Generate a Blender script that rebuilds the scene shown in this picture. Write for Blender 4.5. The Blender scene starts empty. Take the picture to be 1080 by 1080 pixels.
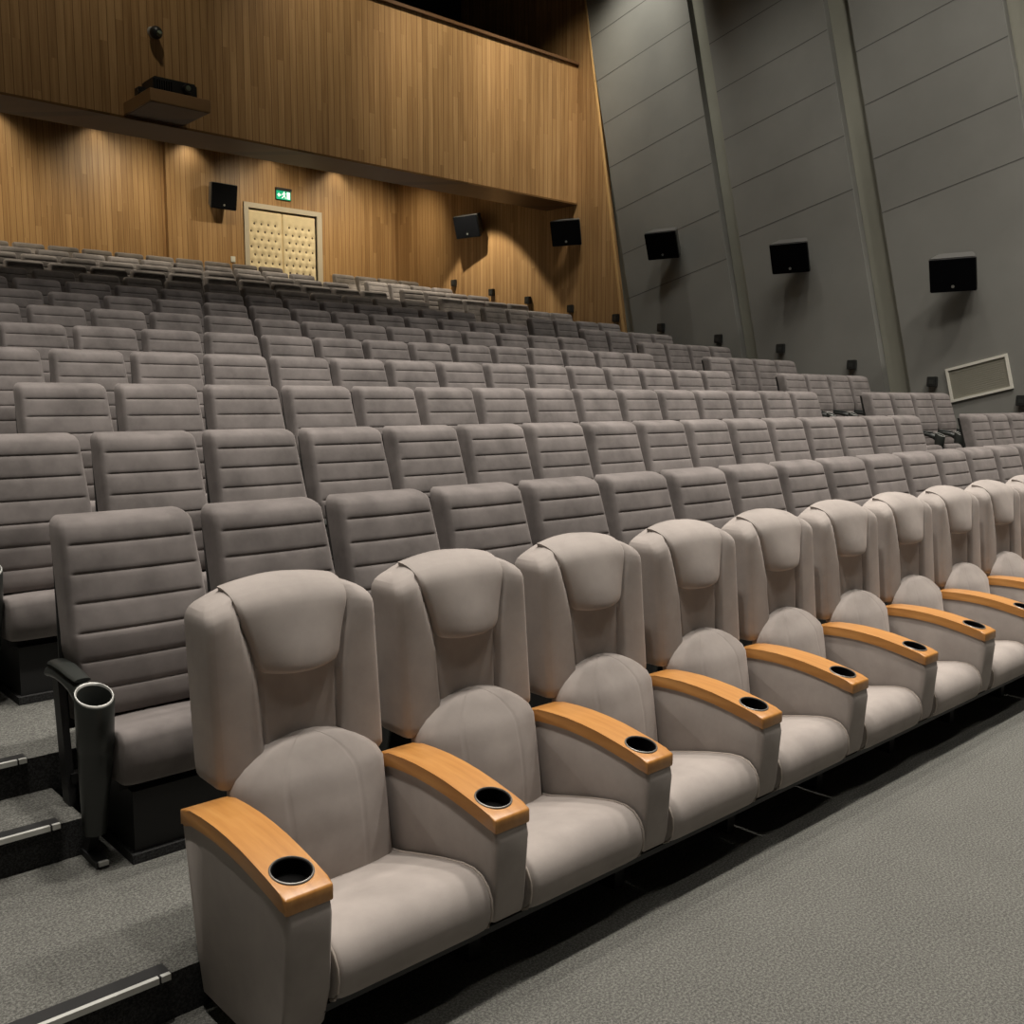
import bpy, bmesh, math, random
from mathutils import Vector, Matrix
random.seed(7)
C = bpy.context.scene.collection
PI = math.pi

# ------------------------------------------------------------------ materials
def new_mat(name):
    m = bpy.data.materials.new(name); m.use_nodes = True
    nt = m.node_tree; nt.nodes.clear()
    out = nt.nodes.new('ShaderNodeOutputMaterial')
    b = nt.nodes.new('ShaderNodeBsdfPrincipled')
    nt.links.new(b.outputs[0], out.inputs[0])
    return m, nt, b

def plain(name, col, rough=.5, metal=0., emit=None, es=0., spec=.5):
    m, nt, b = new_mat(name)
    b.inputs['Base Color'].default_value = (*col, 1)
    b.inputs['Roughness'].default_value = rough
    b.inputs['Metallic'].default_value = metal
    b.inputs['Specular IOR Level'].default_value = spec
    if emit:
        b.inputs['Emission Color'].default_value = (*emit, 1)
        b.inputs['Emission Strength'].default_value = es
    return m

def N(nt, t, **kw):
    n = nt.nodes.new(t)
    for k, v in kw.items(): setattr(n, k, v)
    return n

def noise(nt, vec, scale, detail=3, rough=.5):
    n = N(nt, 'ShaderNodeTexNoise'); n.inputs['Scale'].default_value = scale
    n.inputs['Detail'].default_value = detail; n.inputs['Roughness'].default_value = rough
    nt.links.new(vec, n.inputs['Vector']); return n.outputs['Fac']

def ramp(nt, fac, stops):
    r = N(nt, 'ShaderNodeValToRGB'); e = r.color_ramp.elements
    while len(e) < len(stops): e.new(.5)
    for i, (p, c) in enumerate(stops): e[i].position = p; e[i].color = (*c, 1)
    nt.links.new(fac, r.inputs[0]); return r.outputs[0]

def mth(nt, op, a, b=None):
    n = N(nt, 'ShaderNodeMath', operation=op)
    for i, x in enumerate((a, b)):
        if x is None: continue
        if isinstance(x, (int, float)): n.inputs[i].default_value = x
        else: nt.links.new(x, n.inputs[i])
    return n.outputs[0]

def mixc(nt, fac, a, b, mode='MIX'):
    n = N(nt, 'ShaderNodeMix', data_type='RGBA', blend_type=mode)
    if isinstance(fac, (int, float)): n.inputs[0].default_value = fac
    else: nt.links.new(fac, n.inputs[0])
    for i, x in ((6, a), (7, b)):
        if isinstance(x, tuple): n.inputs[i].default_value = (*x, 1)
        else: nt.links.new(x, n.inputs[i])
    return n.outputs[2]

def scale3(c, k): return tuple(x*k for x in c)

def fabric(name, col, var=.10, scale=7., sheen=.35, per_object=True):
    m, nt, b = new_mat(name)
    co = N(nt, 'ShaderNodeTexCoord').outputs['Object']
    src = co
    if per_object:
        oi = N(nt, 'ShaderNodeObjectInfo')
        v = N(nt, 'ShaderNodeVectorMath', operation='ADD')
        sc = N(nt, 'ShaderNodeVectorMath', operation='SCALE'); sc.inputs['Scale'].default_value = 2.3
        nt.links.new(oi.outputs['Location'], sc.inputs[0])
        nt.links.new(co, v.inputs[0]); nt.links.new(sc.outputs[0], v.inputs[1])
        src = v.outputs[0]
    f1 = noise(nt, src, scale, 4, .6)
    c1 = ramp(nt, f1, [(.3, scale3(col, 1-var)), (.5, col), (.72, scale3(col, 1+var))])
    f2 = noise(nt, src, 900, 1)
    c2 = mixc(nt, .10, c1, ramp(nt, f2, [(.3, scale3(col, .7)), (.7, scale3(col, 1.25))]))
    nt.links.new(c2, b.inputs['Base Color'])
    b.inputs['Roughness'].default_value = .92
    b.inputs['Specular IOR Level'].default_value = .15
    b.inputs['Sheen Weight'].default_value = sheen
    b.inputs['Sheen Roughness'].default_value = .5
    b.inputs['Sheen Tint'].default_value = (*[min(1, x*2) for x in col], 1)
    bp = N(nt, 'ShaderNodeBump'); bp.inputs['Strength'].default_value = .12; bp.inputs['Distance'].default_value = .002
    nt.links.new(f2, bp.inputs['Height']); nt.links.new(bp.outputs[0], b.inputs['Normal'])
    return m

def carpet(name, col):
    m, nt, b = new_mat(name)
    co = N(nt, 'ShaderNodeTexCoord').outputs['Object']
    f = noise(nt, co, 130, 3, .75)
    g = noise(nt, co, 3.5, 2)
    h = noise(nt, co, 420, 1)
    c1 = ramp(nt, f, [(.40, scale3(col, .30)), (.5, col), (.60, scale3(col, 2.1))])
    c2 = mixc(nt, .35, c1, ramp(nt, g, [(.3, scale3(col, .82)), (.7, scale3(col, 1.15))]))
    c3 = mixc(nt, .3, c2, ramp(nt, h, [(.35, scale3(col, .4)), (.65, scale3(col, 1.7))]))
    nt.links.new(c3, b.inputs['Base Color'])
    b.inputs['Roughness'].default_value = .97; b.inputs['Specular IOR Level'].default_value = .1
    bp = N(nt, 'ShaderNodeBump'); bp.inputs['Strength'].default_value = .5; bp.inputs['Distance'].default_value = .006
    nt.links.new(f, bp.inputs['Height']); nt.links.new(bp.outputs[0], b.inputs['Normal'])
    return m

def planks(name, dark, mid, light, width=.105, rough=.42):
    """narrow vertical boards, random tone per board, butt joints and grain"""
    m, nt, b = new_mat(name)
    co = N(nt, 'ShaderNodeTexCoord').outputs['Object']
    s = N(nt, 'ShaderNodeSeparateXYZ'); nt.links.new(co, s.inputs[0])
    c = mth(nt, 'ADD', s.outputs[0], s.outputs[1])
    t = mth(nt, 'DIVIDE', c, width)
    idx = mth(nt, 'FLOOR', t); fr = mth(nt, 'FRACT', t)
    w1 = N(nt, 'ShaderNodeTexWhiteNoise', noise_dimensions='1D'); nt.links.new(idx, w1.inputs['W'])
    zz = mth(nt, 'ADD', mth(nt, 'DIVIDE', s.outputs[2], 1.9), mth(nt, 'MULTIPLY', w1.outputs['Value'], 7.0))
    seg = mth(nt, 'FLOOR', zz)
    cb = N(nt, 'ShaderNodeCombineXYZ'); nt.links.new(idx, cb.inputs[0]); nt.links.new(seg, cb.inputs[1])
    w2 = N(nt, 'ShaderNodeTexWhiteNoise', noise_dimensions='2D'); nt.links.new(cb.outputs[0], w2.inputs['Vector'])
    base = ramp(nt, w2.outputs['Value'], [(0., dark), (.5, mid), (1., light)])
    gv = N(nt, 'ShaderNodeCombineXYZ')
    nt.links.new(mth(nt, 'MULTIPLY', c, 26.0), gv.inputs[0]); nt.links.new(mth(nt, 'MULTIPLY', s.outputs[2], .9), gv.inputs[1])
    nt.links.new(mth(nt, 'MULTIPLY', w2.outputs['Value'], 40.), gv.inputs[2])
    g = noise(nt, gv.outputs[0], 1.0, 4, .6)
    col = mixc(nt, .55, base, ramp(nt, g, [(.3, dark), (.7, light)]))
    edge = mth(nt, 'LESS_THAN', mth(nt, 'ABSOLUTE', mth(nt, 'SUBTRACT', fr, .5)), .455)
    col = mixc(nt, edge, scale3(dark, .80), col)
    nt.links.new(col, b.inputs['Base Color'])
    b.inputs['Roughness'].default_value = rough
    b.inputs['Specular IOR Level'].default_value = .35
    bp = N(nt, 'ShaderNodeBump'); bp.inputs['Strength'].default_value = .15; bp.inputs['Distance'].default_value = .006
    nt.links.new(edge, bp.inputs['Height']); nt.links.new(bp.outputs[0], b.inputs['Normal'])
    return m

def armwood(name):
    m, nt, b = new_mat(name)
    co = N(nt, 'ShaderNodeTexCoord').outputs['Object']
    mp = N(nt, 'ShaderNodeMapping'); mp.inputs['Scale'].default_value = (55, 4, 30)
    nt.links.new(co, mp.inputs['Vector'])
    oi = N(nt, 'ShaderNodeObjectInfo')
    ad = N(nt, 'ShaderNodeVectorMath', operation='ADD')
    nt.links.new(mp.outputs[0], ad.inputs[0]); nt.links.new(oi.outputs['Location'], ad.inputs[1])
    f = noise(nt, ad.outputs[0], 1.0, 4, .55)
    c = ramp(nt, f, [(.25, (.42, .180, .042)), (.5, (.495, .225, .056)), (.8, (.57, .280, .080))])
    nt.links.new(c, b.inputs['Base Color'])
    b.inputs['Roughness'].default_value = .38
    b.inputs['Coat Weight'].default_value = .25; b.inputs['Coat Roughness'].default_value = .3
    return m

def graywall(name, col):
    m, nt, b = new_mat(name)
    co = N(nt, 'ShaderNodeTexCoord').outputs['Object']
    f = noise(nt, co, .8, 4, .55)
    c = ramp(nt, f, [(.3, scale3(col, .90)), (.7, scale3(col, 1.08))])
    nt.links.new(c, b.inputs['Base Color'])
    b.inputs['Roughness'].default_value = .75; b.inputs['Specular IOR Level'].default_value = .25
    return m

M = dict(
    vip = fabric('taupe_suede', (.350, .313, .289), .14, 6.),
    vip_dark = fabric('taupe_suede_piping', (.44, .385, .34), .05),
    reg = fabric('grey_ribbed_velour', (.174, .156, .148), .34, 4.6, .65),
    arm = armwood('honey_wood'),
    blk = plain('black_plastic', (.018, .019, .018), .42),
    cup = plain('cup_plastic', (.028, .031, .028), .36),
    hole = plain('cup_well', (.004, .004, .004), .9, spec=.1),
    rim = plain('grey_rim', (.40, .40, .375), .35, .2),
    steel = plain('satin_aluminium', (.62, .62, .58), .4, .2),
    dsteel = plain('black_steel', (.014, .014, .014), .55),
    riser = carpet('dark_riser_tone', (.040, .040, .040)),
    carpet = carpet('grey_speckled_carpet', (.122, .121, .110)),
    wood = planks('oak_boards', (.25, .135, .052), (.385, .222, .092), (.51, .315, .142)),
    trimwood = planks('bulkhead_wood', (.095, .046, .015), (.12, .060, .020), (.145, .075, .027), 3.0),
    wood_rail = plain('dark_wood_rail', (.12, .06, .026), .4),
    gray = graywall('grey_wall_panel', (.205, .203, .184)),
    recess = graywall('wall_recess', (.265, .26, .212)),
    seam = plain('panel_joint', (.085, .083, .075), .9),
    black = plain('black_paint', (.012, .011, .010), .85),
    dark = plain('dark_ceiling', (.035, .031, .028), .9),
    leather = fabric('cream_leatherette', (.74, .62, .40), .08, 4., .0, False),
    button = plain('brown_button', (.085, .058, .03), .5),
    frame = plain('beige_door_frame', (.50, .44, .34), .5),
    green = plain('exit_green', (.0, .30, .14), .5, 0, (.0, .36, .17), .7),
    white = plain('sign_white', (.8, .85, .82), .5, 0, (.8, 1., .9), .75),
    offwhite = plain('off_white', (.66, .64, .56), .6),
    ventgrey = graywall('vent_mesh', (.30, .29, .235)),
    spk = plain('speaker_cloth', (.004, .0045, .006), .9, spec=.1),
    spk_top = plain('speaker_cabinet', (.085, .083, .077), .42),
    badge = plain('silver_badge', (.45, .45, .42), .4, .6),
    lens = plain('lens_glass', (.16, .19, .14), .12),
    lampglow = plain('lamp_glow', (1, .9, .75), .5, 0, (1, .85, .62), 6.),
)
M['leather'].node_tree.nodes['Principled BSDF'].inputs['Roughness'].default_value = .6

# ------------------------------------------------------------------ mesh helpers
def link(name, me, m, parent=None, smooth=False, loc=None):
    me.validate()
    me.materials.append(m)
    if smooth:
        me.polygons.foreach_set('use_smooth', [True]*len(me.polygons))
    o = bpy.data.objects.new(name, me); C.objects.link(o)
    if parent is not None: o.parent = parent
    if loc is not None: o.location = loc
    return o

def from_bm(name, bm, m, parent=None, smooth=False, loc=None, angle=None):
    bmesh.ops.recalc_face_normals(bm, faces=bm.faces)
    me = bpy.data.meshes.new(name); bm.to_mesh(me); bm.free()
    o = link(name, me, m, parent, smooth or angle is not None, loc)
    if angle is not None: sharp(me, angle)
    return o

def sharp(me, deg):
    try: me.set_sharp_from_angle(angle=math.radians(deg))
    except Exception: pass

def bx(bm, a, b, mat=None):
    x0, y0, z0 = a; x1, y1, z1 = b
    P = [(x0,y0,z0),(x1,y0,z0),(x1,y1,z0),(x0,y1,z0),(x0,y0,z1),(x1,y0,z1),(x1,y1,z1),(x0,y1,z1)]
    v = [bm.verts.new(mat @ Vector(p) if mat else p) for p in P]
    for f in ((0,3,2,1),(4,5,6,7),(0,1,5,4),(1,2,6,5),(2,3,7,6),(3,0,4,7)): bm.faces.new([v[i] for i in f])
    return v

def box(name, a, b, m, parent=None, bevel=0., loc=None, seg=2):
    bm = bmesh.new(); bx(bm, a, b)
    if bevel: bmesh.ops.bevel(bm, geom=bm.edges[:], offset=bevel, segments=seg, affect='EDGES', profile=.5)
    return from_bm(name, bm, m, parent, loc=loc, angle=35 if bevel else None)

def prism_yz(bm, prof, x0, x1):
    a = [bm.verts.new((x0, y, z)) for y, z in prof]; b = [bm.verts.new((x1, y, z)) for y, z in prof]
    n = len(prof)
    bm.faces.new(a[::-1]); bm.faces.new(b)
    for i in range(n): bm.faces.new((a[i], a[(i+1) % n], b[(i+1) % n], b[i]))

def loft(bm, rings, cap=True):
    R = [[bm.verts.new(p) for p in r] for r in rings]; n = len(R[0])
    for a, b in zip(R, R[1:]):
        for i in range(n): bm.faces.new((a[i], a[(i+1) % n], b[(i+1) % n], b[i]))
    if cap: bm.faces.new(R[0][::-1]); bm.faces.new(R[-1])
    return R

def ring_circle(c, r, n=24, ax=(1,0,0), ay=(0,1,0)):
    c = Vector(c); ax = Vector(ax); ay = Vector(ay)
    rx, ry = (r, r) if not isinstance(r, tuple) else r
    return [c + ax*(rx*math.cos(2*PI*i/n)) + ay*(ry*math.sin(2*PI*i/n)) for i in range(n)]

def tube(bm, pts, r, n=8):
    pts = [Vector(p) for p in pts]; rings = []
    for i, p in enumerate(pts):
        d = (pts[min(i+1, len(pts)-1)] - pts[max(i-1, 0)]).normalized()
        u = d.orthogonal().normalized() if abs(d.z) > .9 else d.cross(Vector((0,0,1))).normalized()
        w = d.cross(u); rings.append([p + u*(r*math.cos(2*PI*k/n)) + w*(r*math.sin(2*PI*k/n)) for k in range(n)])
    loft(bm, rings)

def pad(name, us, vs, F, B, m, parent=None):
    """closed cushion: front surface F(u,v), back surface B(u,v)"""
    bm = bmesh.new()
    f = [[bm.verts.new(F(u, v)) for u in us] for v in vs]
    b = [[bm.verts.new(B(u, v)) for u in us] for v in vs]
    nu, nv = len(us), len(vs)
    for j in range(nv-1):
        for i in range(nu-1):
            bm.faces.new((f[j][i], f[j][i+1], f[j+1][i+1], f[j+1][i]))
            bm.faces.new((b[j][i], b[j+1][i], b[j+1][i+1], b[j][i+1]))
    for i in range(nu-1):
        bm.faces.new((f[0][i], b[0][i], b[0][i+1], f[0][i+1]))
        bm.faces.new((f[-1][i], f[-1][i+1], b[-1][i+1], b[-1][i]))
    for j in range(nv-1):
        bm.faces.new((f[j][0], f[j+1][0], b[j+1][0], b[j][0]))
        bm.faces.new((f[j][-1], b[j][-1], b[j+1][-1], f[j+1][-1]))
    return from_bm(name, bm, m, parent, angle=50)

def dense(n): return [math.sin(PI/2*(-1+2*i/n)) for i in range(n+1)]
def dense01(n): return [(x+1)/2 for x in dense(n)]
def clamp(x, a=0., b=1.): return max(a, min(b, x))
def sstep(a, b, x):
    t = clamp((x-a)/(b-a)); return t*t*(3-2*t)
def interp(x, pts):
    if x <= pts[0][0]: return pts[0][1]
    for (x0, y0), (x1, y1) in zip(pts, pts[1:]):
        if x <= x1: return y0+(y1-y0)*(x-x0)/(x1-x0)
    return pts[-1][1]

# ------------------------------------------------------------------ tagging
def tag(o, label, cat, group=None):
    o['label'] = label; o['category'] = cat
    if group: o['group'] = group
    return o
def thing(name, label, cat, loc, group=None, rz=0.):
    o = bpy.data.objects.new(name, None); C.objects.link(o); o.location = loc; o.rotation_euler.z = rz
    o.empty_display_size = .1
    return tag(o, label, cat, group)
def struct(o, label=None):
    o['kind'] = 'structure'
    if label: o['label'] = label
    return o
def copy_tree(o, parent=None):
    c = o.copy(); C.objects.link(c)
    if parent is not None: c.parent = parent
    for ch in list(o.children): copy_tree(ch, c)
    return c
ORD = ['first','second','third','fourth','fifth','sixth','seventh','eighth','ninth','tenth','eleventh','twelfth','thirteenth','fourteenth','fifteenth','sixteenth','seventeenth']

# ------------------------------------------------------------------ camera
H = 1.63
yaw, pitch, FPX = .7361, -.1136, 1029.1
cam = bpy.data.cameras.new('camera'); co = bpy.data.objects.new('camera', cam); C.objects.link(co)
co.location = (0, 0, H); co.rotation_euler = (PI/2+pitch, 0, -yaw)
cam.sensor_width = 36; cam.lens = 36*FPX/1080; cam.clip_end = 100; cam.clip_start = .05
bpy.context.scene.camera = co
fw = Vector((math.sin(yaw)*math.cos(pitch), math.cos(yaw)*math.cos(pitch), math.sin(pitch)))
rt = Vector((math.cos(yaw), -math.sin(yaw), 0)); up = rt.cross(fw)
def inframe(p, mrg=0):
    p = Vector(p)-Vector((0, 0, H)); d = p.dot(fw)
    if d < .1: return False
    x = 540+FPX*p.dot(rt)/d; y = 540-FPX*p.dot(up)/d
    return -mrg <= x <= 1080+mrg and -mrg <= y <= 1080+mrg

# ------------------------------------------------------------------ layout numbers
PITCH, ROWD, RISE = .56, 1.19, .252
X0, YR2, YN2, ZN2 = 1.036, 3.5485, 2.398, H-1.50
def rowY(k): return YR2+ROWD*(k-2)
def rowZ(k): return ZN2+RISE*(k-2)
def noseY(k): return YN2+ROWD*(k-2)
LASTROW = 14
YB, YBK, XW = 13.2, 19.05, 13.6          # bulkhead front, rear wall, right wall
CEIL = 10.4
XL, YF = -3.2, -3.5

# ------------------------------------------------------------------ room shell
o = box('floor', (XL, YF, -.2), (XW+.3, YN2, 0), M['carpet']); struct(o, 'flat grey speckled carpet in front of the first row')
bm = bmesh.new()
prof = [(YN2, -.2), (YN2, ZN2)]
for k in range(3, LASTROW+2): prof += [(noseY(k), rowZ(k-1)), (noseY(k), rowZ(k))]
prof += [(YBK+.3, rowZ(LASTROW+1)), (YBK+.3, -.2)]
prism_yz(bm, prof, XL, XW+.3)
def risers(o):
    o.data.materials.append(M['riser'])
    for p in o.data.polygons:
        if abs(p.normal.z) < .5: p.material_index = 1  # vertical faces take a darker tone than the treads
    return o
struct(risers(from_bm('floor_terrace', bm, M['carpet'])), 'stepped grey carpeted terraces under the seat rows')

# half steps in both aisles with metal nosings
def nosing(i, x0, x1, y, z, name):
    bm = bmesh.new()
    bx(bm, (x0, y-.012, z-.012), (x1, y+.05, z+.006))
    o = from_bm(name, bm, M['dsteel'])
    b = bmesh.new(); bx(b, (x0, y-.018, z-.008), (x1-.035, y-.004, z+.009))
    p = from_bm('bright_edge_strip', b, M['steel'], o)
    b = bmesh.new(); bx(b, (x1-.028, y-.018, z-.008), (x1-.004, y-.004, z+.009))
    p = from_bm('bright_edge_strip', b, M['steel'], o)
    return struct(o, 'metal step nosing')
ti = 1
for k in range(2, LASTROW+1):
    z = rowZ(k)
    for (xa, xb) in ((XL, X0-.005), (10.02, 11.10)):
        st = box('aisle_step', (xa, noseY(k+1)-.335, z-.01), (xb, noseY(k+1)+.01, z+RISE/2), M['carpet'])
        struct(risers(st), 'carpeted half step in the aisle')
for k in range(2, 5):
    nosing(ti, XL+.02, .955, noseY(k), rowZ(k), 'trim_%d' % ti); ti += 1
    nosing(ti, XL+.02, .955, noseY(k+1)-.335, rowZ(k)+RISE/2, 'trim_%d' % ti); ti += 1

# rear wall with a shallow upright recess and the padded double door
bm = bmesh.new()
zt = 6.95
DX0, DX1, DZ0, DZ1 = 9.885, 11.505, rowZ(LASTROW+1), H+3.975
bx(bm, (XL, YBK, 2.0), (7.97, YBK+.25, zt))
bx(bm, (8.175, YBK, 2.0), (DX0, YBK+.25, zt))
bx(bm, (DX1, YBK, 2.0), (XW+.3, YBK+.25, zt))
bx(bm, (DX0, YBK, DZ1), (DX1, YBK+.25, zt))
bx(bm, (7.97, YBK+.13, 2.0), (8.175, YBK+.25, zt))
struct(from_bm('wall_back', bm, M['wood']), 'rear wall of narrow vertical wooden boards under the overhang')

# overhang: upper board wall, bulkhead soffit, ceiling under it, floor of dark gallery
BZ = H+3.69; UZ = H+6.17
bm = bmesh.new(); bx(bm, (XL, YB, BZ), (XW, YB+.2, UZ))
struct(from_bm('wall_upper', bm, M['wood']), 'upper board-clad wall hanging over the back rows')
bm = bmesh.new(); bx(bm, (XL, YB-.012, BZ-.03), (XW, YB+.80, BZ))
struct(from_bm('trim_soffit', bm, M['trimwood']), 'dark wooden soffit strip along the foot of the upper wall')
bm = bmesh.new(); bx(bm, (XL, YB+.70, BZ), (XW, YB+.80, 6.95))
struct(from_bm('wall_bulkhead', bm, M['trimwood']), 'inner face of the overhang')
bm = bmesh.new(); bx(bm, (XL, YB+.70, 6.9), (XW+.3, YBK+.25, 7.0))
struct(from_bm('ceiling_rear', bm, M['dark']), 'low ceiling under the overhang')
bm = bmesh.new(); bx(bm, (XL, YB-.05, UZ), (XW, YB+.25, UZ+.05)); 
struct(from_bm('trim_rail', bm, M['wood_rail']), 'thin dark wooden rail along the top of the upper wall')
bm = bmesh.new(); bx(bm, (XL, YB+3.4, 7.0), (XW+.3, YB+3.6, CEIL))
struct(from_bm('wall_gallery', bm, M['black']), 'black back wall of the open gallery above the boards')
o = box('ceiling', (XL-.2, YF-.2, CEIL), (XW+.5, YB+3.8, CEIL+.2), M['dark']); struct(o)
o = box('wall_left', (XL-.2, YF-.2, -.2), (XL, YBK+.3, CEIL), M['gray']); struct(o)
o = box('wall_front', (XL-.2, YF-.2, -.2), (XW+.5, YF, CEIL), M['dark']); struct(o)

# right wall: backing plane, tilted grey panels in front of it, board cladding towards the rear
o = box('wall_right', (XW+.15, YF-.2, -.2), (XW+.35, YBK+.3, CEIL), M['recess']); struct(o, 'recessed olive-grey backing of the right wall')
ta = .215
def slant(y, z, yy): return yy + ta*(z-H)      # edge line: Y grows with height
def panel(name, ya, yb, seams, label, step=.815, xf=XW):
    """grey slab between two leaning edges; ya/yb are Y at eye height; seams run square to the edges"""
    bm = bmesh.new(); z0, z1 = -.2, CEIL
    pr = [(ya+ta*(z0-H), z0), (yb+ta*(z0-H), z0), (yb+ta*(z1-H), z1), (ya+ta*(z1-H), z1)]
    prism_yz(bm, pr, xf, XW+.16)
    o = struct(from_bm(name, bm, M['gray']), label)
    b = bmesh.new(); n = -2
    sd = .228
    while n < 16:
        s0 = seams+step*n; n += 1
        # line z-H = s0 - sd*Y, between both edges Y = y0 + ta*(z-H)
        pts = []
        for ye in (ya, yb):
            zz = (s0 - sd*ye)/(1+sd*ta); pts.append((ye+ta*zz, zz+H))
        if min(p[1] for p in pts) < .1 or max(p[1] for p in pts) > CEIL: continue
        (a0, b0), (a1, b1) = pts; h = .007
        prism_yz(b, [(a0, b0-h), (a1, b1-h), (a1, b1+h), (a0, b0+h)], xf-.0015, xf+.004)
    from_bm('panel_joints', b, M['seam'], o)
    return o
panel('wall_right_panel', 9.27, 11.47, 6.195, 'leaning grey wall panel nearest the wooden boards', .827)
panel('wall_right_panel', 6.91, 8.97, 6.46, 'leaning grey wall panel between the two leaning recesses', .826)
panel('wall_right_panel', 4.48, 6.53, 5.925, 'leaning grey wall panel with the framed vent', .815)
panel('wall_right_panel', 1.9, 4.11, 5.6, 'leaning grey wall panel at the right edge of the view', .815)
panel('wall_right_panel', -3.2, 1.6, 5.6, 'leaning grey wall panel in front of the seats', .815)
# board cladding: leaning front edge
bm = bmesh.new()
tw = .168
e = lambda z: 11.80+tw*(z-H)
xa = XW-.0
prism_yz(bm, [(e(-.2), -.2), (YBK+.2, -.2), (YBK+.2, CEIL), (e(CEIL), CEIL)], xa, XW+.13)
struct(from_bm('wall_right_boards', bm, M['wood']), 'board-clad rear part of the right wall')
bm = bmesh.new()
prism_yz(bm, [(e(-.2)-.03, -.2), (e(-.2)+.004, -.2), (e(CEIL)+.004, CEIL), (e(CEIL)-.03, CEIL)], xa-.012, xa+.03)
struct(from_bm('trim_edge', bm, plain('pale_edge_wood', (.55, .34, .14), .4)), 'pale leaning edge strip of the boards')

# door
d = bpy.data.objects.new('door_1', None); C.objects.link(d); d.location = ((DX0+DX1)/2, YBK, DZ0); struct(d, 'cream padded double door with brown buttons in a beige frame')
cx = (DX0+DX1)/2; hh = DZ1-DZ0
bm = bmesh.new()
hw = (DX1-DX0)/2
bx(bm, (-hw-.10, -.035, 0), (-hw, .10, hh+.10)); bx(bm, (hw, -.035, 0), (hw+.12, .10, hh+.10)); bx(bm, (-hw, -.035, hh), (hw, .10, hh+.10))
from_bm('door_frame', bm, M['frame'], d)
def leaf(x0, x1, first):
    nx = 34; nz = 70; cols = 5; px = (x1-x0)/cols; pz = .158*1.0
    pts = []
    r = 0; z = hh-.30
    while z > .1:
        off = 0 if (r % 2) else .5
        n = cols if off == 0 else cols-1
        for i in range(n):
            pts.append((x0+px*(i+.5+ (0 if off == 0 else .5)), z))
        r += 1; z -= pz
    def fy(x, z):
        y = -.026
        for (a, b) in pts:
            dd = ((x-a)/.042)**2+((z-b)/.042)**2
            if dd < 6: y += .034*math.exp(-dd)
        e = min(x-x0, x1-x, z, hh-.02-z)
        return .045 + y + .03*(1-sstep(0, .03, e))
    us = [i/nx for i in range(nx+1)]; vs = [i/nz for i in range(nz+1)]
    o = pad('door_leaf', us, vs, lambda u, v: (x0+(x1-x0)*u, fy(x0+(x1-x0)*u, (hh-.02)*v), (hh-.02)*v),
            lambda u, v: (x0+(x1-x0)*u, .15, (hh-.02)*v), M['leather'], d)
    b = bmesh.new()
    for (a, c) in pts:
        bmesh.ops.create_uvsphere(b, u_segments=8, v_segments=6, radius=.030, matrix=Matrix.Translation((a, fy(a, c)-.002, c)) @ Matrix.Diagonal((1, .5, 1.25, 1)))
    from_bm('upholstery_buttons', b, M['button'], o, smooth=True)
    return o
leaf(-hw+.004, -.006, True); leaf(.006, hw-.004, False)
bm = bmesh.new(); bx(bm, (-hw, .16, 0), (hw, .2, hh)); from_bm('door_backing', bm, M['black'], d)

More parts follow.
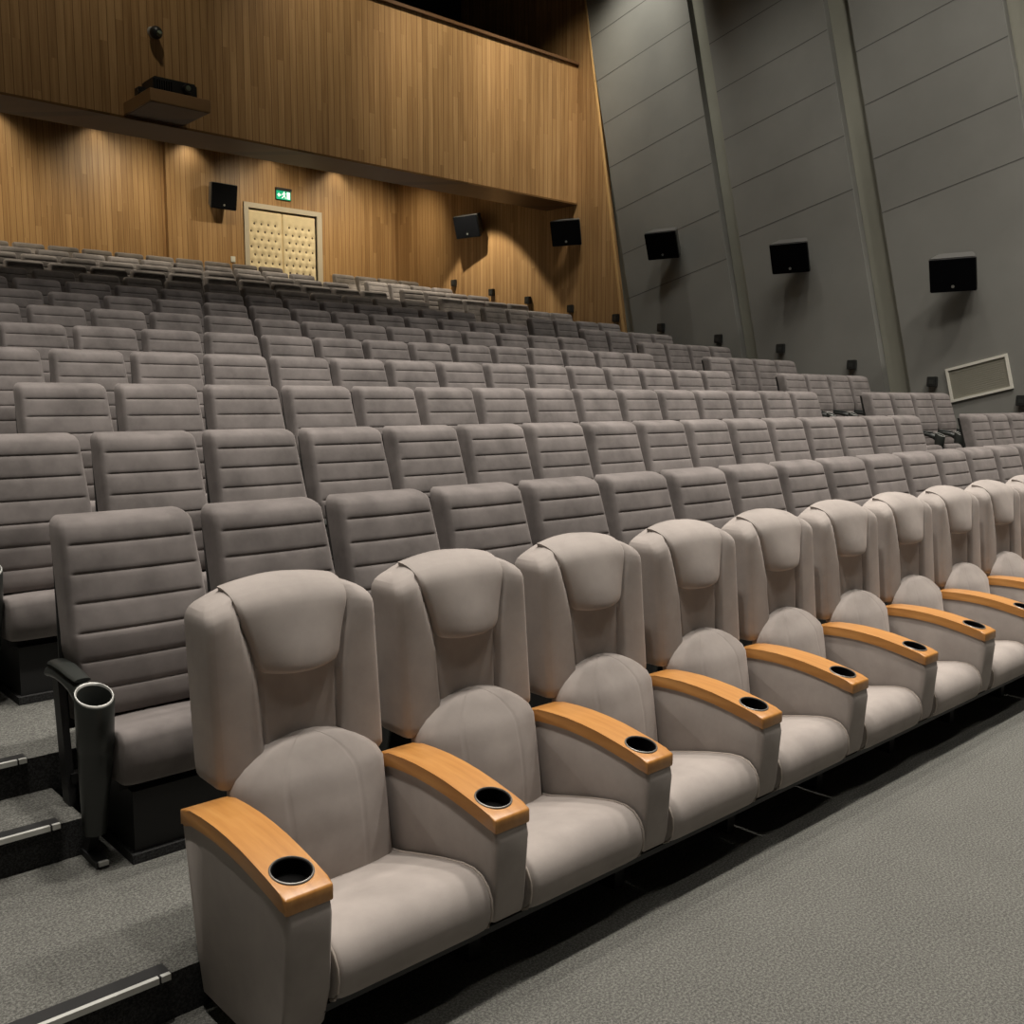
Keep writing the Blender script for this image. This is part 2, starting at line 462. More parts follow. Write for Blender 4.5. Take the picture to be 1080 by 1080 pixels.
# ------------------------------------------------------------------ front-row armchair
VP, NV, VX = .635, 10, 1.0925
VY = 2.15
def make_vip():
    root = thing('cinema_armchair', '', 'armchair', (0, 0, 0), 'wooden-armed armchairs of the front row')
    # local: x from chair centre, y = Y-2.15, z = height above front floor
    zb, ztop = H-1.082, H-.510
    def basey(z): return interp(z, [(zb, .358), (ztop-.06, .402), (ztop, .412)])
    HW = .276
    def topz(x):   # crown of the back outline
        return ztop - .05*(abs(x)/HW)**2.2
    def seam_x(z): return interp(z, [(H-1.0, .120), (H-.80, .128), (H-.70, .148), (H-.60, .176), (H-.5, .190)])
    us = sorted(set([round(x, 5) for x in dense(26)] + [s_*x for s_ in (-1, 1) for x in (.36, .38, .40, .42, .44, .47, .50, .53, .56, .59, .62, .65, .93, .96, .985)]))
    vs = sorted(set([round(x, 5) for x in dense01(22)] + [.9, .93, .96, .98, .99]))
    RT = .075
    def surf(x, z):
        """front face of the upholstered back, without seams"""
        ax = abs(x); s = seam_x(z)
        w = sstep(s-.004, s+.022, ax)
        f = .043 + .017*w + .006*math.sin(PI*clamp((ax-s)/(HW-s)))*w
        d = HW-ax
        er = .026
        if d < er: f -= er*.9*(1-math.sqrt(max(0, 1-((er-d)/er)**2)))
        dt = topz(x)-z
        if dt < RT: f -= (f+.055)*(1-math.sqrt(max(0, 1-((RT-dt)/RT)**2)))
        db = z-zb
        if db < .03: f -= .03*(1-math.sqrt(max(0, 1-((.03-db)/.03)**2)))
        return basey(z)-f
    def outline(u, v):
        r = .06
        x = HW*u
        zt_ = topz(x); z = zb+(zt_-zb)*v
        dzb = z-zb; dzt = zt_-z
        hw = HW
        if dzb < .03: hw -= .03-math.sqrt(max(0, .03**2-(.03-dzb)**2))
        if dzt < r: hw -= r-math.sqrt(max(0, r*r-(r-dzt)**2))
        return hw*u, z, zt_
    def F(u, v):
        x, z, zt_ = outline(u, v)
        s = seam_x(z)
        return (x, surf(HW*u, z) + .012*math.exp(-((abs(x)-s)/.005)**2), z)
    def B(u, v):
        x, z, zt_ = outline(u, v)
        kv = max(0, 1-abs(2*v-1)**10)**.5
        return (x*.985, basey(z)+.070+.030*kv, z)
    pad('backrest', us, vs, F, B, M['vip'], root)
    # headrest, flush at the crown and sides, swelling forward towards its lower edge
    hz0 = H-.785
    def hr(u, v, tuck=True):
        zt_ = topz(0)+.0012
        z = hz0+(zt_-hz0)*v
        s = seam_x(z)-.003
        dz = z-hz0; r = .055
        if dz < r: s -= .8*(r-math.sqrt(max(0, r*r-(r-dz)**2)))
        x = s*u
        z -= (topz(0)-topz(x))*sstep(.2, 1, v)
        z -= .010*(1-u*u)*(1-v)
        return x, z
    def hrF(u, v):
        x, z = hr(u, v)
        base = basey(z)-.055
        dt = topz(x)+.0012-z
        if dt < RT: base += (.055+.055)*(1-math.sqrt(max(0, 1-((RT-dt)/RT)**2)))
        h = interp(v, [(0, .038), (.12, .046), (.3, .041), (.6, .022), (.8, .008), (.92, .002), (1, .0005)])
        h *= (.15+.85*(1-abs(u)**2.2))
        if abs(u) > .93: h -= .020*((abs(u)-.93)/.07)**2*(1-.9*v)
        if v < .08: h -= .075*(1-v/.08)**1.7
        return (x, base-h, z)
    def hrB(u, v):
        x, z = hr(u, v); return (x*.98, basey(z)+.06, z-.004)
    pad('headrest', sorted(set([round(x, 4) for x in dense(20)]+[-.93, .93, -.96, .96])), sorted(set([round(x, 4) for x in dense01(20)]+[.012, .025, .04, .06, .08, .9, .94, .97, .985])), hrF, hrB, M['vip'], root)
    # lumbar cushion with an arched top
    lz0, lz1 = H-1.40, H-.960
    zc = H-1.075
    def lu(u, v):
        z = lz0+(lz1-lz0)*v
        if z > zc:
            t = (z-zc)/(lz1-zc); hw = .248*math.sqrt(max(0, 1-t**1.3))+.0005
        else: hw = .248
        e = interp(z, [(lz0, .205), (H-1.2, .232), (H-1.06, .252), (H-.96, .292)])
        return hw*u, e, z
    def luF(u, v):
        x, e, z = lu(u, v)
        bul = interp(v, [(0, .045), (.25, .062), (.5, .062), (.75, .045), (.9, .026), (1, .008)])
        y = e - bul*(1-u*u)
        if abs(u) > .88: y += .030*((abs(u)-.88)/.12)**2
        if v > .93: y += .022*((v-.93)/.07)**2
        y += .0022*(math.exp(-((abs(u)-.47)/.02)**2))
        return (x, y, z)
    def luB(u, v):
        x, e, z = lu(u, v)
        return (x*.98, e+.075, z)
    pad('lumbar_cushion', sorted(set(dense(22)+[s*q for s in (-1, 1) for q in (.44, .47, .50)])), dense01(20), luF, luB, M['vip'], root)
    # seat cushion: rounded waterfall front
    prof = [(.26, H-1.378), (.18, H-1.364), (.07, H-1.334), (-.03, H-1.309), (-.12, H-1.291), (-.17, H-1.289), (-.205, H-1.298), (-.232, H-1.321),
            (-.247, H-1.352), (-.251, H-1.385), (-.246, H-1.415), (-.232, H-1.440), (-.21, H-1.452), (-.1, H-1.456), (.26, H-1.456)]
    cy_, cz_ = -.04, H-1.375
    rings = []
    for t in dense(16):
        x = .2465*t
        k = max(0, 1-abs(t)**14)**.5
        sc = .93+.07*k
        cr = .010*(1-t*t)
        rings.append([(x, cy_+(y-cy_)*sc, cz_+(z-cz_)*sc + (cr if z > cz_ and y < .1 else 0)) for y, z in prof])
    bm = bmesh.new(); loft(bm, rings)
    seat = from_bm('seat_cushion', bm, M['vip'], root, angle=60)
    for s in (-1, 1):
        bm = bmesh.new()
        sc = .972
        tube(bm, [(s*.2445, cy_+(y-cy_)*sc, cz_+(z-cz_)*sc) for y, z in prof[:13]], .0035, 6)
        from_bm('seat_piping', bm, M['vip_dark'], seat, smooth=True)
    # under-seat frame
    bm = bmesh.new()
    bx(bm, (-.3175, -.205, H-1.474), (.3175, -.18, H-1.456)); bx(bm, (-.24, -.18, H-1.470), (.24, .26, H-1.452))
    from_bm('seat_frame', bm, M['dsteel'], root)
    return root
def arm_shape():
    top = [(2.468, -1.094), (2.44, -1.083), (2.40, -1.076), (2.33, -1.072), (2.26, -1.0715), (2.19, -1.0755), (2.12, -1.083), (2.05, -1.095), (1.98, -1.109), (1.93, -1.121), (1.902, -1.130)]
    T = .042
    low = [(y, z-T) for y, z in top]
    return [(y-VY, z+H) for y, z in top], [(y-VY, z+H) for y, z in low]
def make_arm(root, x, full=True):
    top, low = arm_shape()
    body = [(y, z+.001) for y, z in low]
    body[-1] = (1.905-VY, H-1.170)
    w = .060
    pr = body + [(1.898-VY, H-1.20), (1.915-VY, H-1.40)]
    pr += [(1.955-VY, H-1.50), (2.0-VY, H-1.575), (2.375-VY, H-1.578), (2.40-VY, H-1.45)] if full else [(1.925-VY, H-1.435), (2.40-VY, H-1.45)]
    bm = bmesh.new(); prism_yz(bm, pr, x-w, x+w)
    es = [e for e in bm.edges if abs(e.verts[0].co.x-e.verts[1].co.x) < 1e-6]
    bmesh.ops.bevel(bm, geom=es, offset=.012, segments=3, affect='EDGES', profile=.5)
    a = from_bm('armrest', bm, M['vip'], root, angle=40)
    # wooden cap with a bored cup well
    w2 = .0645
    bm = bmesh.new(); prism_yz(bm, top + low[::-1], x-w2, x+w2)
    es = [e for e in bm.edges if abs(e.verts[0].co.x-e.verts[1].co.x) < 1e-6 and not (e.verts[0].co.z < -9)]
    fr = [e for e in bm.edges if abs(e.verts[0].co.x-e.verts[1].co.x) > .05 and e.verts[0].co.y < 1.91-VY]
    bmesh.ops.bevel(bm, geom=es+fr, offset=.006, segments=2, affect='EDGES', profile=.5)
    cap = from_bm('wooden_cap', bm, M['arm'], a, angle=35)
    # boolean out the well
    ycup = 1.985-VY; zc = interp(ycup, sorted(top))
    tilt = math.atan2(.0265, .12)
    Rm = Matrix.Translation((x, ycup, zc)) @ Matrix.Rotation(tilt*.95, 4, 'X')
    b = bmesh.new(); bmesh.ops.create_cone(b, cap_ends=True, segments=40, radius1=.0495, radius2=.0495, depth=.3, matrix=Rm)
    me = bpy.data.meshes.new('cutter'); b.to_mesh(me); b.free()
    cut = bpy.data.objects.new('cutter', me); C.objects.link(cut)
    md = cap.modifiers.new('well', 'BOOLEAN'); md.object = cut; md.solver = 'EXACT'
    bpy.context.view_layer.update()
    dg = bpy.context.evaluated_depsgraph_get()
    nm = bpy.data.meshes.new_from_object(cap.evaluated_get(dg))
    cap.modifiers.clear(); old = cap.data; cap.data = nm
    sharp(nm, 35)
    bpy.data.objects.remove(cut); bpy.data.meshes.remove(old)
    # cup holder: black well and grey lip
    bm = bmesh.new()
    def ring(r, z): return [Rm @ Vector((r*math.cos(2*PI*i/36), r*math.sin(2*PI*i/36), z)) for i in range(36)]
    loft(bm, [ring(.0500, .0015), ring(.0525, .0022), ring(.0535, .001), ring(.0530, -.001), ring(.0490, -.002), ring(.0485, -.041), ring(.001, -.041)], cap=False)
    R = loft(bm, [ring(.0500, .0015), ring(.0470, -.001), ring(.0455, -.040), ring(.001, -.040)], cap=False)
    cup = from_bm('cup_holder', bm, M['hole'], a, angle=40)
    bm = bmesh.new()
    loft(bm, [ring(.0490, .0005), ring(.0503, .0032), ring(.0530, .0030), ring(.0545, .0006), ring(.0535, -.0012)], cap=False)
    from_bm('cup_rim', bm, plain('dull_pewter', (.20, .19, .175), .38, .5), cup, angle=60)
    # foot
    bm = bmesh.new(); bx(bm, (x-.022, -.08, .0), (x+.022, .20, .056 if full else .20))
    from_bm('leg', bm, M['dsteel'], root)
    return a
proto = make_vip(); inner = copy_tree(proto)
make_arm(proto, -.3175, True); make_arm(inner, -.3175, False)
vips = [proto, inner]+[copy_tree(inner) for _ in range(NV-2)]
for n, c in enumerate(vips):
    c.location = (VX+.3175+VP*n, VY, 0)
    c['label'] = ('taupe armchair with wooden armrests at the near left end of the front row' if n == 0 else
                  'taupe armchair with wooden armrest in the front row, %s from its left end' % ORD[n])
    if n == NV-1:
        c['label'] = 'taupe front-row armchair farthest right, cut off by the photo edge'
make_arm(vips[-1], .3175, False)

# ------------------------------------------------------------------ ribbed theatre seat
def make_seat():
    root = thing('theatre_seat', '', 'seat', (0, 0, 0), 'grey ribbed theatre seats on the terraces')
    z0, z1 = .40, 1.103
    def by(z): return interp(z, [(z0, -.065), (.7, -.045), (z1, .075)])
    lines = [z1-.098*(i+1) for i in range(6)]
    vz = sorted(set([z0, z0+.006, z0+.02, z0+.04, z1-.004, z1-.012, z1-.025, z1-.042] + [l+d_ for l in lines for d_ in (-.045, -.022, -.010, -.0045, 0, .0045, .010, .022)]))
    vs = [(z-z0)/(z1-z0) for z in vz]
    us = sorted(set(dense(16)+[-.94, .94, -.90, .90, -.86, .86]))
    def hw(z):
        h = interp(z, [(z0, .242), (.60, .244), (.645, .254), (.70, .253), (z1-.05, .240), (z1, .236)])
        r = .042; d_ = z1-z
        if d_ < r: h -= r-math.sqrt(max(0, r*r-(r-d_)**2))
        return h
    def F(u, v):
        z = z0+(z1-z0)*v; x = hw(z)*u
        T = .115
        dd_ = hw(z)*(1-abs(u)); er = .022
        e = 1-.24*(1-math.sqrt(max(0, 1-((er-dd_)/er)**2))) if dd_ < er else 1
        d_ = z1-z; r = .045
        et = math.sqrt(max(0, 1-((r-d_)/r)**2)) if d_ < r else 1
        eb = math.sqrt(max(0, 1-((.03-(z-z0))/.03)**2)) if z-z0 < .03 else 1
        g = 0
        side = 1-sstep(.85, .95, abs(u))
        for l in lines: g += .0055*math.exp(-((z-l)/.0042)**2)*side
        ph = (z1-z)/.098
        puff = .0032*abs(math.sin(PI*ph))*side
        crown = .012*(1-u*u)
        return (x, by(z)-(T+puff+crown)*e*et*eb*(1)+g, z)
    def B(u, v):
        z = z0+(z1-z0)*v
        return (hw(z)*u*.995, by(z)+.004, z)
    pad('backrest', us, vs, F, B, M['reg'], root)
    # black rear shell
    def shF(u, v):
        z = .36+(z1-.05-.36)*v; h = interp(z, [(.36, .264), (.7, .260), (1.05, .236)])
        return (h*u, by(z)+.0045, z)
    def shB(u, v):
        z = .36+(z1-.05-.36)*v; h = interp(z, [(.36, .262), (.7, .252), (1.05, .226)])
        return (h*u, by(z)+.035, z)
    pad('back_shell', [-1, -.5, 0, .5, 1], [0, .3, .6, 1], shF, shB, M['blk'], root)
    # cushion
    prof = [(-.07, .385), (-.25, .415), (-.40, .440), (-.462, .446), (-.490, .436), (-.505, .410), (-.507, .34), (-.500, .285), (-.485, .268), (-.30, .255), (-.07, .255)]
    cy_, cz_ = -.28, .345
    rings = []
    for t in dense(12):
        k = max(0, 1-abs(t)**10)**.5; sc = .93+.07*k
        rings.append([(.220*t, cy_+(y-cy_)*sc, cz_+(z-cz_)*sc+(.008*(1-t*t) if z > .38 else 0)) for y, z in prof])
    bm = bmesh.new(); loft(bm, rings); from_bm('seat_cushion', bm, M['reg'], root, angle=55)
    bm = bmesh.new(); bx(bm, (-.21, -.42, .235), (.21, -.05, .258)); bx(bm, (-.28, -.17, .20), (.28, -.13, .235))
    from_bm('seat_pan', bm, M['dsteel'], root)
    bm = bmesh.new(); bx(bm, (-.185, -.465, .03), (.185, -.05, .236)); pl = from_bm('plinth', bm, M['dsteel'], root)
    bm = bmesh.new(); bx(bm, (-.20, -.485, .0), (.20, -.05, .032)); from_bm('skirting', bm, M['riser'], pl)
    return root
def make_seat_arm(root, x):
    # arm top: sweeps from the back to the cup
    bm = bmesh.new(); rings = []
    for (y, z, w, h) in [(-.03, .575, .030, .022), (-.06, .590, .036, .030), (-.14, .598, .036, .032), (-.22, .592, .034, .032), (-.28, .584, .034, .036), (-.335, .572, .036, .044), (-.378, .552, .036, .050)]:
        rings.append([(x+w*math.cos(2*PI*i/14), y, z-h*.35+h*math.sin(2*PI*i/14)*.8) for i in range(14)])
    loft(bm, rings)
    a = from_bm('armrest', bm, M['cup'], root, angle=50)
    bm = bmesh.new(); rings = []
    for (y, z, w, h) in [(-.04, .600, .020, .006), (-.08, .6125, .031, .009), (-.18, .614, .032, .010), (-.27, .6045, .030, .009), (-.335, .600, .026, .007)]:
        rings.append([(x+w*math.cos(2*PI*i/14), y, z+h*math.sin(2*PI*i/14)) for i in range(14)])
    loft(bm, rings); from_bm('arm_pad', bm, M['cup'], a, angle=50)
    # cup holder: long tapered tube, slanted mouth
    bm = bmesh.new()
    def rg(y, z, r, t): # slanted ring
        return [(x+r*math.cos(2*PI*i/28), y+r*math.sin(2*PI*i/28), z+t*r*math.sin(2*PI*i/28)) for i in range(28)]
    yc = -.435
    outer = [rg(yc+.055, .10, .036, 0), rg(yc+.05, .16, .040, 0), rg(yc+.03, .28, .048, .0), rg(yc+.015, .38, .054, 0), rg(yc+.013, .40, .0545, 0), rg(yc+.012, .404, .0565, 0), rg(yc+.005, .48, .058, .15), rg(yc, .565, .060, .42), rg(yc, .572, .058, .44)]
    loft(bm, outer+[rg(yc, .574, .053, .45), rg(yc, .562, .0505, .42), rg(yc+.004, .47, .048, .1), rg(yc+.006, .45, .001, 0)], cap=False)
    cup = from_bm('cup_holder', bm, M['cup'], root, angle=50)
    bm = bmesh.new()
    loft(bm, [rg(yc, .569, .0585, .435), rg(yc, .576, .0575, .45), rg(yc, .5765, .0535, .45), rg(yc, .570, .0515, .44)], cap=False)
    from_bm('cup_rim', bm, M['rim'], cup, angle=60)
    bm = bmesh.new(); loft(bm, [rg(yc+.004, .50, .0488, .2), rg(yc+.004, .50, .001, .2)], cap=False)
    from_bm('cup_lining', bm, M['hole'], cup)
    # support leg and foot
    bm = bmesh.new()
    prism_yz(bm, [(-.055, .58), (-.115, .58), (-.19, .02), (-.12, .02)], x-.012, x+.012)
    bx(bm, (x-.02, -.44, .0), (x+.02, -.08, .022))
    prism_yz(bm, [(-.36, .15), (-.40, .12), (-.33, .01), (-.28, .01)], x-.014, x+.014)
    leg = from_bm('leg', bm, M['dsteel'], root)
    bm = bmesh.new(); bx(bm, (x-.021, -.10, .022), (x+.021, -.075, .030))
    from_bm('foot_plate', bm, M['rim'], leg)
    bm = bmesh.new(); bx(bm, (x-.015, -.45, .012), (x+.015, -.437, .026))
    from_bm('foot_plate', bm, M['rim'], leg)
sproto = make_seat(); make_seat_arm(sproto, -.28)
def seat_spots():
    out = []
    for k in range(2, LASTROW+1):
        for j in list(range(0, 20 if k == 2 else 16)) + ([] if k == 2 else list(range(18, 22))):
            if k == 2 and j > 17: continue
            x = X0+PITCH*(j+.5); y = rowY(k); z = rowZ(k)
            vis = any(inframe((x+dx, y, z+zz), 0) for dx in (-.2, .2) for zz in (1.0, .75))
            if vis: out.append((k, j, x, y, z))
    return out
spots = seat_spots()
rows = {}
for s in spots: rows.setdefault(s[0], []).append(s)
first = True
protos_used = False
for k, lst in rows.items():
    main = [s for s in lst if s[1] < 18 and not (k > 2 and s[1] > 15)]
    side = [s for s in lst if s[1] >= 18 and k > 2]
    for grp, nm in ((main, 'main'), (side, 'side')):
        for q, s in enumerate(grp):
            o = sproto if first else copy_tree(sproto)
            first = False
            o.location = s[2:]
            rown = ORD[k-2]
            if k == LASTROW: rown = 'rearmost'
            rowtxt = ('%s grey row' % rown) if k < LASTROW else 'rearmost grey row'
            if nm == 'main':
                fromright = len(grp)-1-q
                if k == 2 and q == 0:
                    lab = 'grey ribbed seat with oval cup holder beside the carpeted steps, first grey row'
                elif fromright < q and k > 2:
                    lab = 'grey ribbed seat in %s, %s left of the right aisle' % (rowtxt, ORD[fromright])
                else:
                    lab = 'grey ribbed seat in %s, %s from the left photo edge' % (rowtxt, ORD[q])
            else:
                lab = 'grey ribbed seat in %s, %s right of the right aisle' % (rowtxt, ORD[q])
            o['label'] = lab
            o['group'] = 'grey ribbed theatre seats on the terraces'
            if q == len(grp)-1: make_seat_arm(o, .28)

# ------------------------------------------------------------------ loudspeakers
def speaker(loc, rz, tilt, label, w=.62, h=.50, d=.34, arm=.14, turn=0.):
    t = thing('wall_speaker', label, 'speaker', loc, 'black wall loudspeakers', rz)
    # local: wall plane y=0, box hangs towards -y ; rz turns it
    R = Matrix.Translation((0, -arm, 0)) @ Matrix.Rotation(turn, 4, 'Z') @ Matrix.Rotation(tilt, 4, 'X')
    bm = bmesh.new()
    f = .5
    P = [(-w*f, -d, -h*f), (w*f, -d, -h*f), (w*f*.72, 0, -h*f*.7), (-w*f*.72, 0, -h*f*.7), (-w*f, -d, h*f), (w*f, -d, h*f), (w*f*.72, 0, h*f), (-w*f*.72, 0, h*f)]
    v = [bm.verts.new(R @ Vector(p)) for p in P]
    for q in ((0,3,2,1),(4,5,6,7),(0,1,5,4),(1,2,6,5),(2,3,7,6),(3,0,4,7)): bm.faces.new([v[i] for i in q])
    bmesh.ops.bevel(bm, geom=bm.edges[:], offset=.012, segments=2, affect='EDGES')
    from_bm('cabinet', bm, M['spk_top'], t, angle=35)
    bm = bmesh.new(); bx(bm, (-w*f+.012, -d-.016, -h*f+.012), (w*f-.012, -d+.002, h*f-.012), R)
    bmesh.ops.bevel(bm, geom=bm.edges[:], offset=.008, segments=2, affect='EDGES')
    g = from_bm('grille', bm, M['spk'], t, angle=35)
    bm = bmesh.new(); bmesh.ops.create_cone(bm, cap_ends=True, segments=16, radius1=.02, radius2=.02, depth=.008,
        matrix=R @ Matrix.Translation((0, -d-.018, -h*f+.085)) @ Matrix.Rotation(PI/2, 4, 'X'))
    from_bm('badge', bm, M['badge'], g)
    bm = bmesh.new(); bx(bm, (-.07, -.015, -.10), (.07, 0, .10)); bx(bm, (-.03, -arm-.06, -.05), (.03, -.01, .05))
    from_bm('wall_bracket', bm, M['blk'], t)
    return t
RW = PI/2*-1   # local -y -> world -x
xg = XW
for (y, z, lab) in ((10.9, H+2.69, 'black loudspeaker on the grey wall nearest the wooden boards'),
                    (8.42, H+2.22, 'black loudspeaker on the middle grey wall panel'),
                    (5.93, H+1.74, 'black loudspeaker on the grey wall above the framed vent')):
    speaker((xg, y+.02, z+.02), RW, math.radians(23), lab, w=.60, h=.47, d=.25, arm=.10, turn=.22)
speaker((xa, 16.1, H+3.66), RW, math.radians(17), 'black loudspeaker on side boards, left of the one at the overhang corner', w=.64, h=.46, d=.25, arm=.10, turn=.22)
speaker((xa, 13.26, H+3.17), RW, math.radians(17), 'black loudspeaker just below the right corner of the overhang', w=.60, h=.47, d=.22, arm=.12, turn=.42)
speaker((9.20, YBK, H+4.09), 0, math.radians(10), 'black loudspeaker on the rear wall left of the padded door', w=.56, h=.50, d=.28, arm=.08)

# ------------------------------------------------------------------ little aisle lights on the right wall
BX = [(5.04, .0), (6.24, .262), (7.46, .53), (8.68, .815), (9.87, 1.02), (11.09, 1.27), (12.15, 1.50), (13.31, 1.745), (14.5, 1.995), (15.6, 2.235), (16.85, 2.535)]
for n, (y, z) in enumerate(BX):
    xw = xg if n < 6 else xa
    t = thing('aisle_wall_lamp', 'small black aisle light on the right wall, %s from the right photo edge' % ORD[n], 'light', (xw, y, H+z), 'black aisle lights along the right wall', RW)
    bm = bmesh.new(); bx(bm, (-.065, -.075, -.07), (.065, 0, .07))
    bmesh.ops.bevel(bm, geom=bm.edges[:], offset=.008, segments=2, affect='EDGES')
    from_bm('housing', bm, M['blk'], t, angle=35)
    bm = bmesh.new(); bx(bm, (-.03, -.079, -.03), (.03, -.074, .02)); from_bm('lens', bm, M['cup'], t)

# ------------------------------------------------------------------ framed vent on the grey wall
cyv, czv = 5.62, H+.297
t = thing('wall_vent', 'white framed vent grille tilted on the grey wall at far right', 'vent', (xg, cyv, czv), None, RW)
R = Matrix.Rotation(math.radians(13.2), 4, 'Y')    # local x -> world -y after the turn
R = Matrix.Rotation(math.radians(-13.2), 4, 'Y')
w, h = .415, .235
bm = bmesh.new(); bx(bm, (-w, -.022, -h), (w, 0, -h+.035), R); bx(bm, (-w, -.022, h-.035), (w, 0, h), R); bx(bm, (-w, -.022, -h+.035), (-w+.035, 0, h-.035), R); bx(bm, (w-.035, -.022, -h+.035), (w, 0, h-.035), R)
from_bm('frame', bm, M['offwhite'], t)
bm = bmesh.new(); bx(bm, (-w+.03, -.006, -h+.03), (w-.03, 0, h-.03), R)
for i in range(14):
    zz = -h+.05+i*(2*h-.1)/13; bx(bm, (-w+.034, -.010, zz-.004), (w-.034, -.005, zz+.004), R)
from_bm('grille', bm, M['ventgrey'], t)

# ------------------------------------------------------------------ exit sign, switch, hook
t = thing('exit_sign', 'green lit exit sign on the rear wall above the padded door', 'sign', (10.70, YBK, H+4.345))
bm = bmesh.new(); bx(bm, (-.18, -.07, .06), (.18, 0, .115)); bx(bm, (-.18, -.03, -.125), (.18, 0, .06)); from_bm('housing', bm, M['blk'], t)
bm = bmesh.new(); bx(bm, (-.165, -.042, -.118), (.165, -.03, .062)); sp = from_bm('sign_face', bm, M['green'], t)
def flat(name, polys, m, parent, y=-.044):
    bm = bmesh.new()
    for p in polys:
        a = [bm.verts.new((x, y, z)) for x, z in p]; b = [bm.verts.new((x, y+.004, z)) for x, z in p]
        bm.faces.new(a); bm.faces.new(b[::-1])
        for i in range(len(p)): bm.faces.new((a[i], b[i], b[(i+1) % len(p)], a[(i+1) % len(p)]))
    return from_bm(name, bm, m, parent)
flat('arrow_symbol', [[(-.148, -.03), (-.105, .018), (-.105, -.012), (-.065, -.012), (-.065, -.048), (-.105, -.048), (-.105, -.078)]], M['white'], sp)
flat('doorway_symbol', [[(.075, -.10), (.15, -.10), (.15, .045), (.075, .045)]], M['white'], sp)
head = [(.012+.016*math.cos(i*PI/5), .034+.016*math.sin(i*PI/5)) for i in range(10)]
flat('running_figure', [head, [(-.02, .012), (.022, .016), (.03, -.03), (-.002, -.036)], [(-.002, -.03), (.02, -.03), (.0, -.07), (-.04, -.098), (-.052, -.086), (-.018, -.06)],
     [(.012, -.03), (.03, -.03), (.048, -.064), (.05, -.10), (.034, -.10), (.032, -.066)], [(-.02, .012), (-.012, .0), (-.036, -.03), (-.05, -.026)], [(.022, .016), (.024, .002), (.056, -.006), (.058, .006)]], M['white'], sp)
t = thing('switch_plate', 'small white switch box low on the rear wall left of the door', 'switch', (9.52, YBK, H+2.885))
bm = bmesh.new(); bx(bm, (-.05, -.02, -.06), (.05, 0, .06)); bmesh.ops.bevel(bm, geom=bm.edges[:], offset=.006, segments=2, affect='EDGES'); from_bm('plate', bm, M['offwhite'], t)
bm = bmesh.new(); bx(bm, (-.02, -.026, -.03), (.02, -.018, .03)); from_bm('rocker', bm, M['offwhite'], t)

# ------------------------------------------------------------------ projector on its shelf, dark camera above
t = thing('projector_shelf', 'wooden box shelf jutting from the upper wall below the projector', 'shelf', (5.53, YB, H+3.70))
bm = bmesh.new(); bx(bm, (-.40, -.86, 0), (.40, 0, .155)); bmesh.ops.bevel(bm, geom=bm.edges[:], offset=.006, segments=1, affect='EDGES')
from_bm('shelf_box', bm, plain('shelf_wood', (.42, .245, .11), .5), t)
bm = bmesh.new(); bx(bm, (-.38, -.84, -.006), (.38, -.02, .001)); from_bm('underside_shade', bm, M['trimwood'], t)  # dark sheet paints the shade on the shelf's underside
t = thing('projector', 'black projector on the wooden shelf of the upper wall', 'projector', (5.55, 12.72, H+3.856))
bm = bmesh.new(); bx(bm, (-.29, -.20, .025), (.29, .20, .215)); bmesh.ops.bevel(bm, geom=bm.edges[:], offset=.025, segments=3, affect='EDGES')
pb = from_bm('body', bm, M['blk'], t, angle=40)
bm = bmesh.new(); bmesh.ops.create_cone(bm, cap_ends=True, segments=24, radius1=.06, radius2=.055, depth=.09, matrix=Matrix.Translation((.13, -.235, .12)) @ Matrix.Rotation(PI/2, 4, 'X'))
ln = from_bm('lens_barrel', bm, M['dsteel'], t, angle=40)
bm = bmesh.new(); bmesh.ops.create_uvsphere(bm, u_segments=20, v_segments=10, radius=.042, matrix=Matrix.Translation((.13, -.27, .12)) @ Matrix.Diagonal((1, .4, 1, 1)))
from_bm('lens_glass', bm, M['lens'], ln, smooth=True)
bm = bmesh.new()
for i in range(7): bx(bm, (-.25+i*.03, -.204, .06), (-.238+i*.03, -.196, .17))
from_bm('vent_slots', bm, M['hole'], pb)
for (a, b) in ((-.24, -.15), (.24, -.15), (-.24, .15), (.24, .15)):
    bm = bmesh.new(); bx(bm, (a-.02, b-.02, 0), (a+.02, b+.02, .03)); from_bm('foot', bm, M['dsteel'], t)
t = thing('connector_box', 'small black box beside the projector at its left on the shelf', 'box', (5.20, 12.80, H+3.856))
bm = bmesh.new(); bx(bm, (-.05, -.07, 0), (.05, .07, .11)); bmesh.ops.bevel(bm, geom=bm.edges[:], offset=.01, segments=2, affect='EDGES'); from_bm('case', bm, M['blk'], t)
bm = bmesh.new(); tube(bm, [(-.03, -.06, .06), (-.075, -.10, .05), (-.08, -.13, .012), (-.055, -.16, .007)], .009, 8); from_bm('cable', bm, M['blk'], t, smooth=True)
t = thing('security_camera', 'small dark round camera on the upper wall above the projector', 'camera', (5.56, YB, H+4.83))
bm = bmesh.new(); bmesh.ops.create_cone(bm, cap_ends=True, segments=24, radius1=.075, radius2=.06, depth=.05, matrix=Matrix.Translation((0, -.025, 0)) @ Matrix.Rotation(PI/2, 4, 'X'))
from_bm('mount', bm, M['rim'], t, angle=40)
bm = bmesh.new(); bmesh.ops.create_uvsphere(bm, u_segments=20, v_segments=12, radius=.082, matrix=Matrix.Translation((0, -.105, -.03)))
bd = from_bm('camera_ball', bm, M['blk'], t, smooth=True)
bm = bmesh.new(); bmesh.ops.create_cone(bm, cap_ends=True, segments=18, radius1=.034, radius2=.03, depth=.05, matrix=Matrix.Translation((.012, -.175, -.055)) @ Matrix.Rotation(PI/2-.5, 4, 'X'))
from_bm('camera_lens', bm, M['lens'], bd, angle=40)

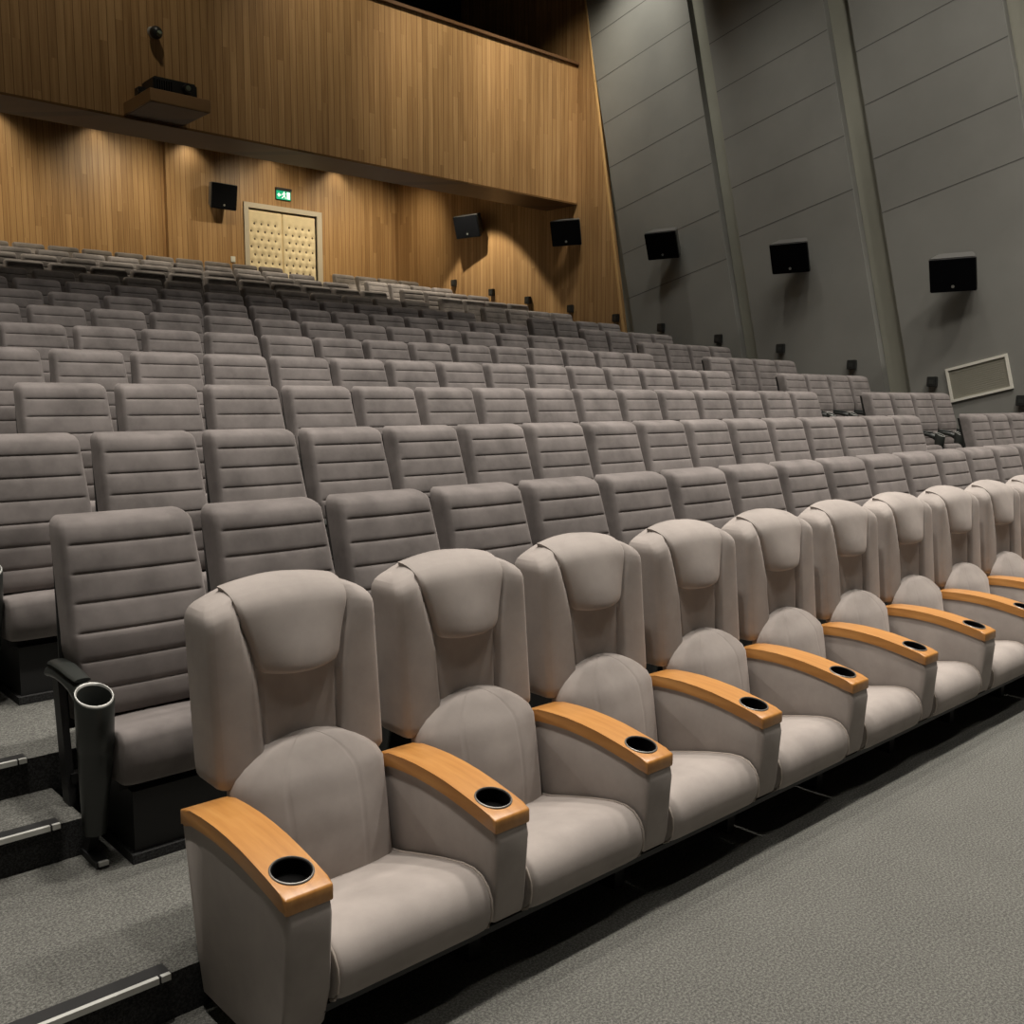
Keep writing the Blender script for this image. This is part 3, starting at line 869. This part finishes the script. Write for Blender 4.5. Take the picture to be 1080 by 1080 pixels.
# ------------------------------------------------------------------ lights
def spot(name, loc, aim, energy, cone, blend=.4, col=(1, .87, .70), size=.12):
    l = bpy.data.lights.new(name, 'SPOT'); l.energy = energy; l.spot_size = math.radians(cone); l.spot_blend = blend
    l.color = col; l.shadow_soft_size = size
    o = bpy.data.objects.new(name, l); C.objects.link(o); o.location = loc
    dv = Vector(aim)-Vector(loc); o.rotation_euler = dv.to_track_quat('-Z', 'Y').to_euler()
    return o
WARM = (1, .935, .855)
for y, e, cn in ((-1.0, 170, 80), (2.1, 1200, 96), (4.4, 500, 96), (6.6, 280, 92), (8.8, 150, 74)):
    for x in (.4, 3.2, 6.0, 8.8, 11.6):
        spot('house_light', (x, y, CEIL-.1), (x, y, 0), e, cn, .7, WARM, .22)
# wash on the upper boards and the top of the grey wall
for x, e in ((1.0, 170), (4.5, 210), (8.0, 400), (10.3, 640), (12.2, 640)):
    spot('wall_wash_fill', (x, 10.6, CEIL-.15), (x+.4, YB, 6.9), e, 58, .9, (1, .90, .72), .12)
for y, e in ((4.0, 130), (7.2, 170), (11.2, 620)):
    spot('wall_wash_fill', (12.3, y, CEIL-.15), (13.6, y+.5, 7.2), e, 64, 1., (1, .96, .86), .15)
for y, e in ((3.2, 120), (6.4, 170), (9.4, 260), (11.6, 240)):  # added fill spots lifting the lower right wall, no known fixtures
    spot('wall_wash_fill', (10.6, y-.5, CEIL-.15), (13.6, y, 3.4), e, 62, 1., (1, .96, .88), .2)
spot('wall_wash_fill', (12.9, .6, CEIL-.15), (13.7, 7.0, 4.2), 420, 60, 1., (1, .96, .86), .2)  # added fill spot, brightens the panel edges that face the front
# downlights under the overhang: grazing the rear wall, a wash on it, and a row over the back seats
for x, e in ((3.2, 34), (5.05, 34), (6.85, 18), (8.62, 34), (10.4, 12), (12.0, 30)):
    spot('rear_downlight', (x, YBK-.30, 6.86), (x, YBK-.12, 5), e, 100, .9, (1, .93, .80), .05)
for x in (1.5, 4.5, 7.5, 10.5, 12.6):
    spot('rear_washer', (x, YBK-2.2, 6.86), (x, YBK, 4.1), 330, 100, 1., (1, .86, .62), .1)
for x, e in ((2.6, 340), (5.2, 340), (7.8, 340), (10.2, 360), (12.25, 700)):
    spot('rear_downlight', (x, 15.7, 6.86), (x, 15.75, 0), e, 76, .15, (1, .90, .72), .05)

w = bpy.data.worlds.new('world'); bpy.context.scene.world = w; w.use_nodes = True
w.node_tree.nodes['Background'].inputs[0].default_value = (0, 0, 0, 1)
vs_ = bpy.context.scene.view_settings
vs_.view_transform = 'Standard'; vs_.look = 'None'; vs_.gamma = 1; vs_.exposure = 0; vs_.use_curve_mapping = False
